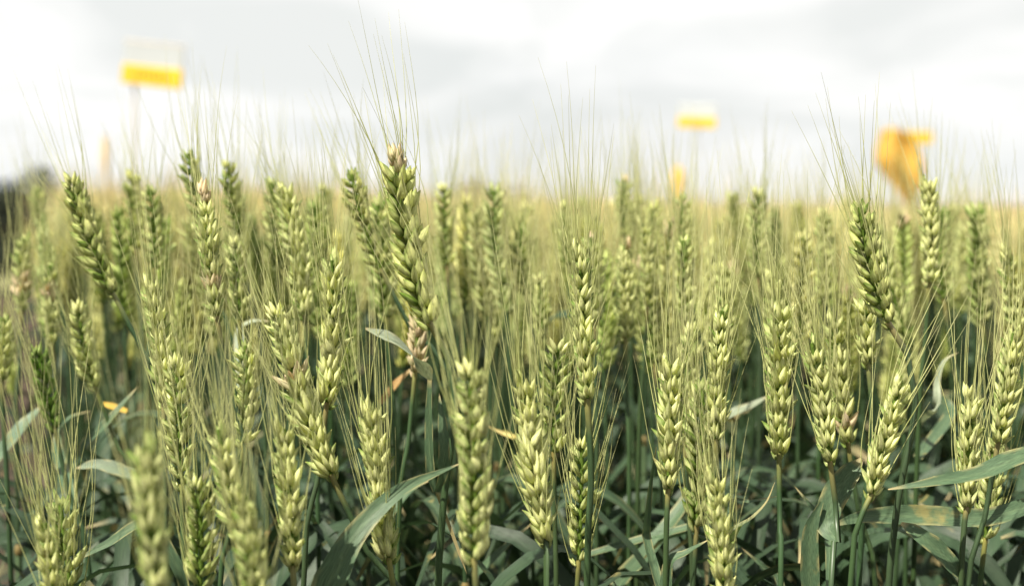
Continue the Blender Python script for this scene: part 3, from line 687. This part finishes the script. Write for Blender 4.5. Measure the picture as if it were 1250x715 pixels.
hero_leaf('r1000', [(1010, 645, .75), (992, 620, .755), (969, 592, .76)], 12, (.2, -.7, .6), .3)
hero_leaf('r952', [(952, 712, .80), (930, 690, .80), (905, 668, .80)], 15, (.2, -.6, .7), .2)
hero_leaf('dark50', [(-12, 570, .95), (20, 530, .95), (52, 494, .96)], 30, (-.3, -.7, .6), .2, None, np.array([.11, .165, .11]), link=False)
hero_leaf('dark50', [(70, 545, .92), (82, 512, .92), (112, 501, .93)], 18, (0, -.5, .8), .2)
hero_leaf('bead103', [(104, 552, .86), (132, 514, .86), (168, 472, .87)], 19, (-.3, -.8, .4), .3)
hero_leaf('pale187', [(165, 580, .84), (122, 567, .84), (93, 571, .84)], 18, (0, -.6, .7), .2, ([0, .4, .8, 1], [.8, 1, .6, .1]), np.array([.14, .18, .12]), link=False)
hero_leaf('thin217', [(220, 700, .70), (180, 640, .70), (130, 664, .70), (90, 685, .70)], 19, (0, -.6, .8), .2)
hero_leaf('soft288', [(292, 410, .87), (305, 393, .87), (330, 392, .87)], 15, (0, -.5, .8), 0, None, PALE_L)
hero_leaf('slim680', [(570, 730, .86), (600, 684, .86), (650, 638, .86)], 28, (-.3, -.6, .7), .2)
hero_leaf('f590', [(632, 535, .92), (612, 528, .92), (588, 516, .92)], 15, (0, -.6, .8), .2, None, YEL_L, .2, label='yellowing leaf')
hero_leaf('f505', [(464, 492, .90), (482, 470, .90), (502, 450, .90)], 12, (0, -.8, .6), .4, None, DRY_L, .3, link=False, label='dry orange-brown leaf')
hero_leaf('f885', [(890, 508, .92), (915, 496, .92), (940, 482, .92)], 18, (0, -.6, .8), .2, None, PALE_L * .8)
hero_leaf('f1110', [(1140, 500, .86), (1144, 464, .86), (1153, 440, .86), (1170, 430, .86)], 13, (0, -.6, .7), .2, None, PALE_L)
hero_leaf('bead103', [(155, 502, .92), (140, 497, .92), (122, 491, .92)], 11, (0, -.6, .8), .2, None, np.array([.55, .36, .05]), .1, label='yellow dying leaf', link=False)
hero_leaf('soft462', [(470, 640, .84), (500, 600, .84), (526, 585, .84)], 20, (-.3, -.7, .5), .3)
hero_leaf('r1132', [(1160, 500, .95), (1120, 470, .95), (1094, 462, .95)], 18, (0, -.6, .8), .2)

# ------------------------------------------------------------------ the rows behind: copies of a few whole plants
FILL_LABELS = {'g': ('green blurred wheat stalk crowded behind the sharp front rows', 'green wheat stalks crowded behind the front rows'),
               'y': ('yellow-green blurred wheat stalk crowded behind the sharp front rows', 'yellow-green wheat stalks crowded behind the front rows'),
               'b': ('blurred wheat stalk with a bleached ear tip crowded behind the front rows', 'bleached-tip wheat stalks crowded behind the front rows')}
protos = []
def make_proto(i):
    rg = np.random.default_rng(100 + i)
    root = empty('wheat_stalk', (0, 0, 0))
    kind = ['g', 'y', 'g', 'y', 'g', 'y', 'b', 'g'][i]
    h = .875; Ln = rg.uniform(.070, .088)
    lean = rg.uniform(0, .02)
    B = np.array([lean * .6, 0, h - Ln]); T = np.array([lean * .6 + rg.uniform(.0, .03), rg.uniform(-.012, .012), h])
    a = i * .9; row = np.array([math.cos(a), math.sin(a), 0])
    m, dr, bd = ear(B, T, (rg.uniform(-.003, .003), 0, 0), row, rg, 1, ((.94, .09),) if kind == 'b' else (), 1.0, .047, nawn=1.0, greenness={'g': .45, 'y': .10, 'b': .25}[kind])
    e = build('ear', m[0], m[1], M_EAR, root, m[2], m[3])
    for dq in dr: build('withered_spikelet', dq[0], dq[1], M_EAR, e, dq[2], dq[3])
    build('beard', bd[0], bd[1], M_AWN, e, bd[2])
    path = spline([(0, 0, 0), (.004, .004, .4), (lean * .5, 0, h - Ln - .06), B + np.array([0, 0, .003])], 14)
    s = stem_geo(path, .0024, .0014, 6, STEM_C); build('stem', s[0], s[1], M_STEM, root, s[2])
    for k in range(3):
        z = rg.uniform(.52, .62) - .12 * k; an = rg.uniform(0, 6.283)
        lp = arch_leaf_path((lean * .3, 0, z), (math.cos(an), math.sin(an)), rg.uniform(.15, .24), rg.uniform(.35, .8), rg.uniform(.2, .8), 9)
        g_ = leaf_geo(lp, rg.uniform(.010, .014), (0, 0, 1), rg.uniform(-1, 1), rg=rg, nx=3)
        build('leaf', g_[0], g_[1], M_LEAF, root, g_[2], g_[3])
    root['label'], root['group'] = FILL_LABELS[kind]; root['category'] = 'wheat stalk'
    return root
def kids(o): return [c for c in bpy.data.objects if c.parent == o]
for i in range(8): protos.append(make_proto(i))
TREE = {p_.name: [(c, kids(c)) for c in kids(p_)] for p_ in protos}
def copy_plant(p_):
    r = p_.copy(); col.objects.link(r)
    for c, gs in TREE[p_.name]:
        c2 = c.copy(); c2.parent = r; col.objects.link(c2)
        for g_ in gs:
            g2 = g_.copy(); g2.parent = c2; col.objects.link(g2)
    return r

cells = []
rg = np.random.default_rng(21)
y = 0.72
while y < 16.5:
    sp = .050 if y < 4.0 else .050 + (y - 4) * .010
    x0 = -(.36 * y + .35); x1 = .36 * y + .55
    for x in np.arange(x0, x1, sp):
        px_, py_ = x + rg.uniform(-.45, .45) * sp, y + rg.uniform(-.45, .45) * sp
        if not in_plot(px_, py_): continue
        inside = abs(px_) < .36 * py_ + .012
        if py_ < .95 and inside: continue
        if py_ < 1.3 and not inside and abs(px_) < .36 * py_ + .07: continue
        if py_ < 1.25 and inside and rg.random() < .35: continue
        cells.append((py_, px_, inside))
    y += sp
for yb in np.arange(-1.3, -.12, .06):              # the crop goes on behind the photographer
    for xb in np.arange(-1.9, 1.5, .06):
        px_, py_ = xb + rg.uniform(-.03, .03), yb + rg.uniform(-.03, .03)
        if math.hypot(px_, py_) > .32: cells.append((py_, px_, False))
cells.sort()
NIND = 300 - len(HERO)
ind = [c for c in cells if c[2]][:NIND]; rest = [c for c in cells if not c[2]] + [c for c in cells if c[2]][NIND:]
def top_height(rg, x=0.0, y=1.0): return -.019 * x + float(np.clip(rg.normal(.872, .018) + .011 * math.sin(x * 2.6 + y * 1.1) + .009 * math.sin(y * 2.3 - x * 4.1), .79, .915))
for k, (yy, xx, _) in enumerate(ind):
    p_ = protos[k % 8]; o = p_ if k < 8 else copy_plant(p_)
    o.location = (xx, yy, 0); o.rotation_euler = (rg.normal(0, .035), rg.normal(0, .035), rg.uniform(0, 6.283))
    s = (top_height(rg, xx, yy) - (rg.uniform(.03, .085) if rg.random() < .30 else 0)) / .875; o.scale = (1, 1, s)
    v = rg.uniform(.8, 1.15); tint = (v * rg.uniform(.92, 1.08), v, v * rg.uniform(.8, 1.1), 1)
    for c in kids(o):
        if c.name.startswith('ear'): c.color = tint

# the mass of wheat behind, one object, built from the same plant at lower detail
def lod_plant(i, lod):
    rg = np.random.default_rng(500 + i)
    h = .875; Ln = rg.uniform(.068, .085)
    B = np.array([.01, 0, h - Ln]); T = np.array([.01 + rg.uniform(0, .03), rg.uniform(-.01, .01), h])
    a = i * 1.1; m, _, bd = ear(B, T, (0, 0, 0), np.array([math.cos(a), math.sin(a), 0]), rg, 2, (), 1.05 if lod == 0 else 1.3, 0.043, nawn=.95 if lod == 0 else .6, greenness=rg.uniform(-.15, .3))
    path = np.array([(0, 0, 0), (.004, 0, .45), B])
    s = stem_geo(path, .0026, .0016, 4, STEM_C)
    ps = [m[:3], s]
    for k in range(3 if lod == 0 else 1):
        an = rg.uniform(0, 6.283); z = rg.uniform(.60, .70) - .12 * k
        lp = arch_leaf_path((0, 0, z), (math.cos(an), math.sin(an)), rg.uniform(.15, .24), rg.uniform(.35, .8), rg.uniform(.2, .8), 6)
        g_ = leaf_geo(lp, rg.uniform(.010, .014), (0, 0, 1), rg.uniform(-1, 1), rg=rg, nx=3); ps.append(g_[:3])
    ps.append(bd)
    return join(ps)
def scatter(name, plants, cells, rg, mat, label):
    Vs, Qs, Cs, n = [], [], [], 0
    for (yy, xx, _) in cells:
        V, Q, C = plants[rg.integers(len(plants))]
        a = rg.uniform(0, 6.283); c, s = math.cos(a), math.sin(a); k = top_height(rg, xx, yy) / .875
        V2 = np.stack([V[:, 0] * c - V[:, 1] * s + xx + V[:, 2] * rg.normal(0, .02), V[:, 0] * s + V[:, 1] * c + yy, V[:, 2] * k], -1)
        Vs.append(V2.astype(np.float32)); Qs.append(Q + n); Cs.append((C * rg.uniform(.85, 1.15) * np.array([1.05, .98, 1.15])).astype(np.float32)); n += len(V)
    o = build(name, np.concatenate(Vs), np.concatenate(Qs), mat, None, np.concatenate(Cs)); tag(o, label, 'wheat', kind='stuff'); return o
rgs = np.random.default_rng(33)
midc = [c for c in rest if c[0] < 3.2]; farc = [c for c in rest if c[0] >= 3.2]
scatter('wheat_crop', [lod_plant(i, 0) for i in range(8)], midc, rgs, M_EAR, 'dense blurred wheat crop filling the middle distance')
scatter('far_wheat_crop', [lod_plant(20 + i, 1) for i in range(6)], farc, rgs, M_EAR, 'hazy pale wheat crop merging into one mass towards the horizon')

# leaf undergrowth: the tangle of shaded blades and tillers between the stems
Vs, n = [], 0
parts = []; uvs = []
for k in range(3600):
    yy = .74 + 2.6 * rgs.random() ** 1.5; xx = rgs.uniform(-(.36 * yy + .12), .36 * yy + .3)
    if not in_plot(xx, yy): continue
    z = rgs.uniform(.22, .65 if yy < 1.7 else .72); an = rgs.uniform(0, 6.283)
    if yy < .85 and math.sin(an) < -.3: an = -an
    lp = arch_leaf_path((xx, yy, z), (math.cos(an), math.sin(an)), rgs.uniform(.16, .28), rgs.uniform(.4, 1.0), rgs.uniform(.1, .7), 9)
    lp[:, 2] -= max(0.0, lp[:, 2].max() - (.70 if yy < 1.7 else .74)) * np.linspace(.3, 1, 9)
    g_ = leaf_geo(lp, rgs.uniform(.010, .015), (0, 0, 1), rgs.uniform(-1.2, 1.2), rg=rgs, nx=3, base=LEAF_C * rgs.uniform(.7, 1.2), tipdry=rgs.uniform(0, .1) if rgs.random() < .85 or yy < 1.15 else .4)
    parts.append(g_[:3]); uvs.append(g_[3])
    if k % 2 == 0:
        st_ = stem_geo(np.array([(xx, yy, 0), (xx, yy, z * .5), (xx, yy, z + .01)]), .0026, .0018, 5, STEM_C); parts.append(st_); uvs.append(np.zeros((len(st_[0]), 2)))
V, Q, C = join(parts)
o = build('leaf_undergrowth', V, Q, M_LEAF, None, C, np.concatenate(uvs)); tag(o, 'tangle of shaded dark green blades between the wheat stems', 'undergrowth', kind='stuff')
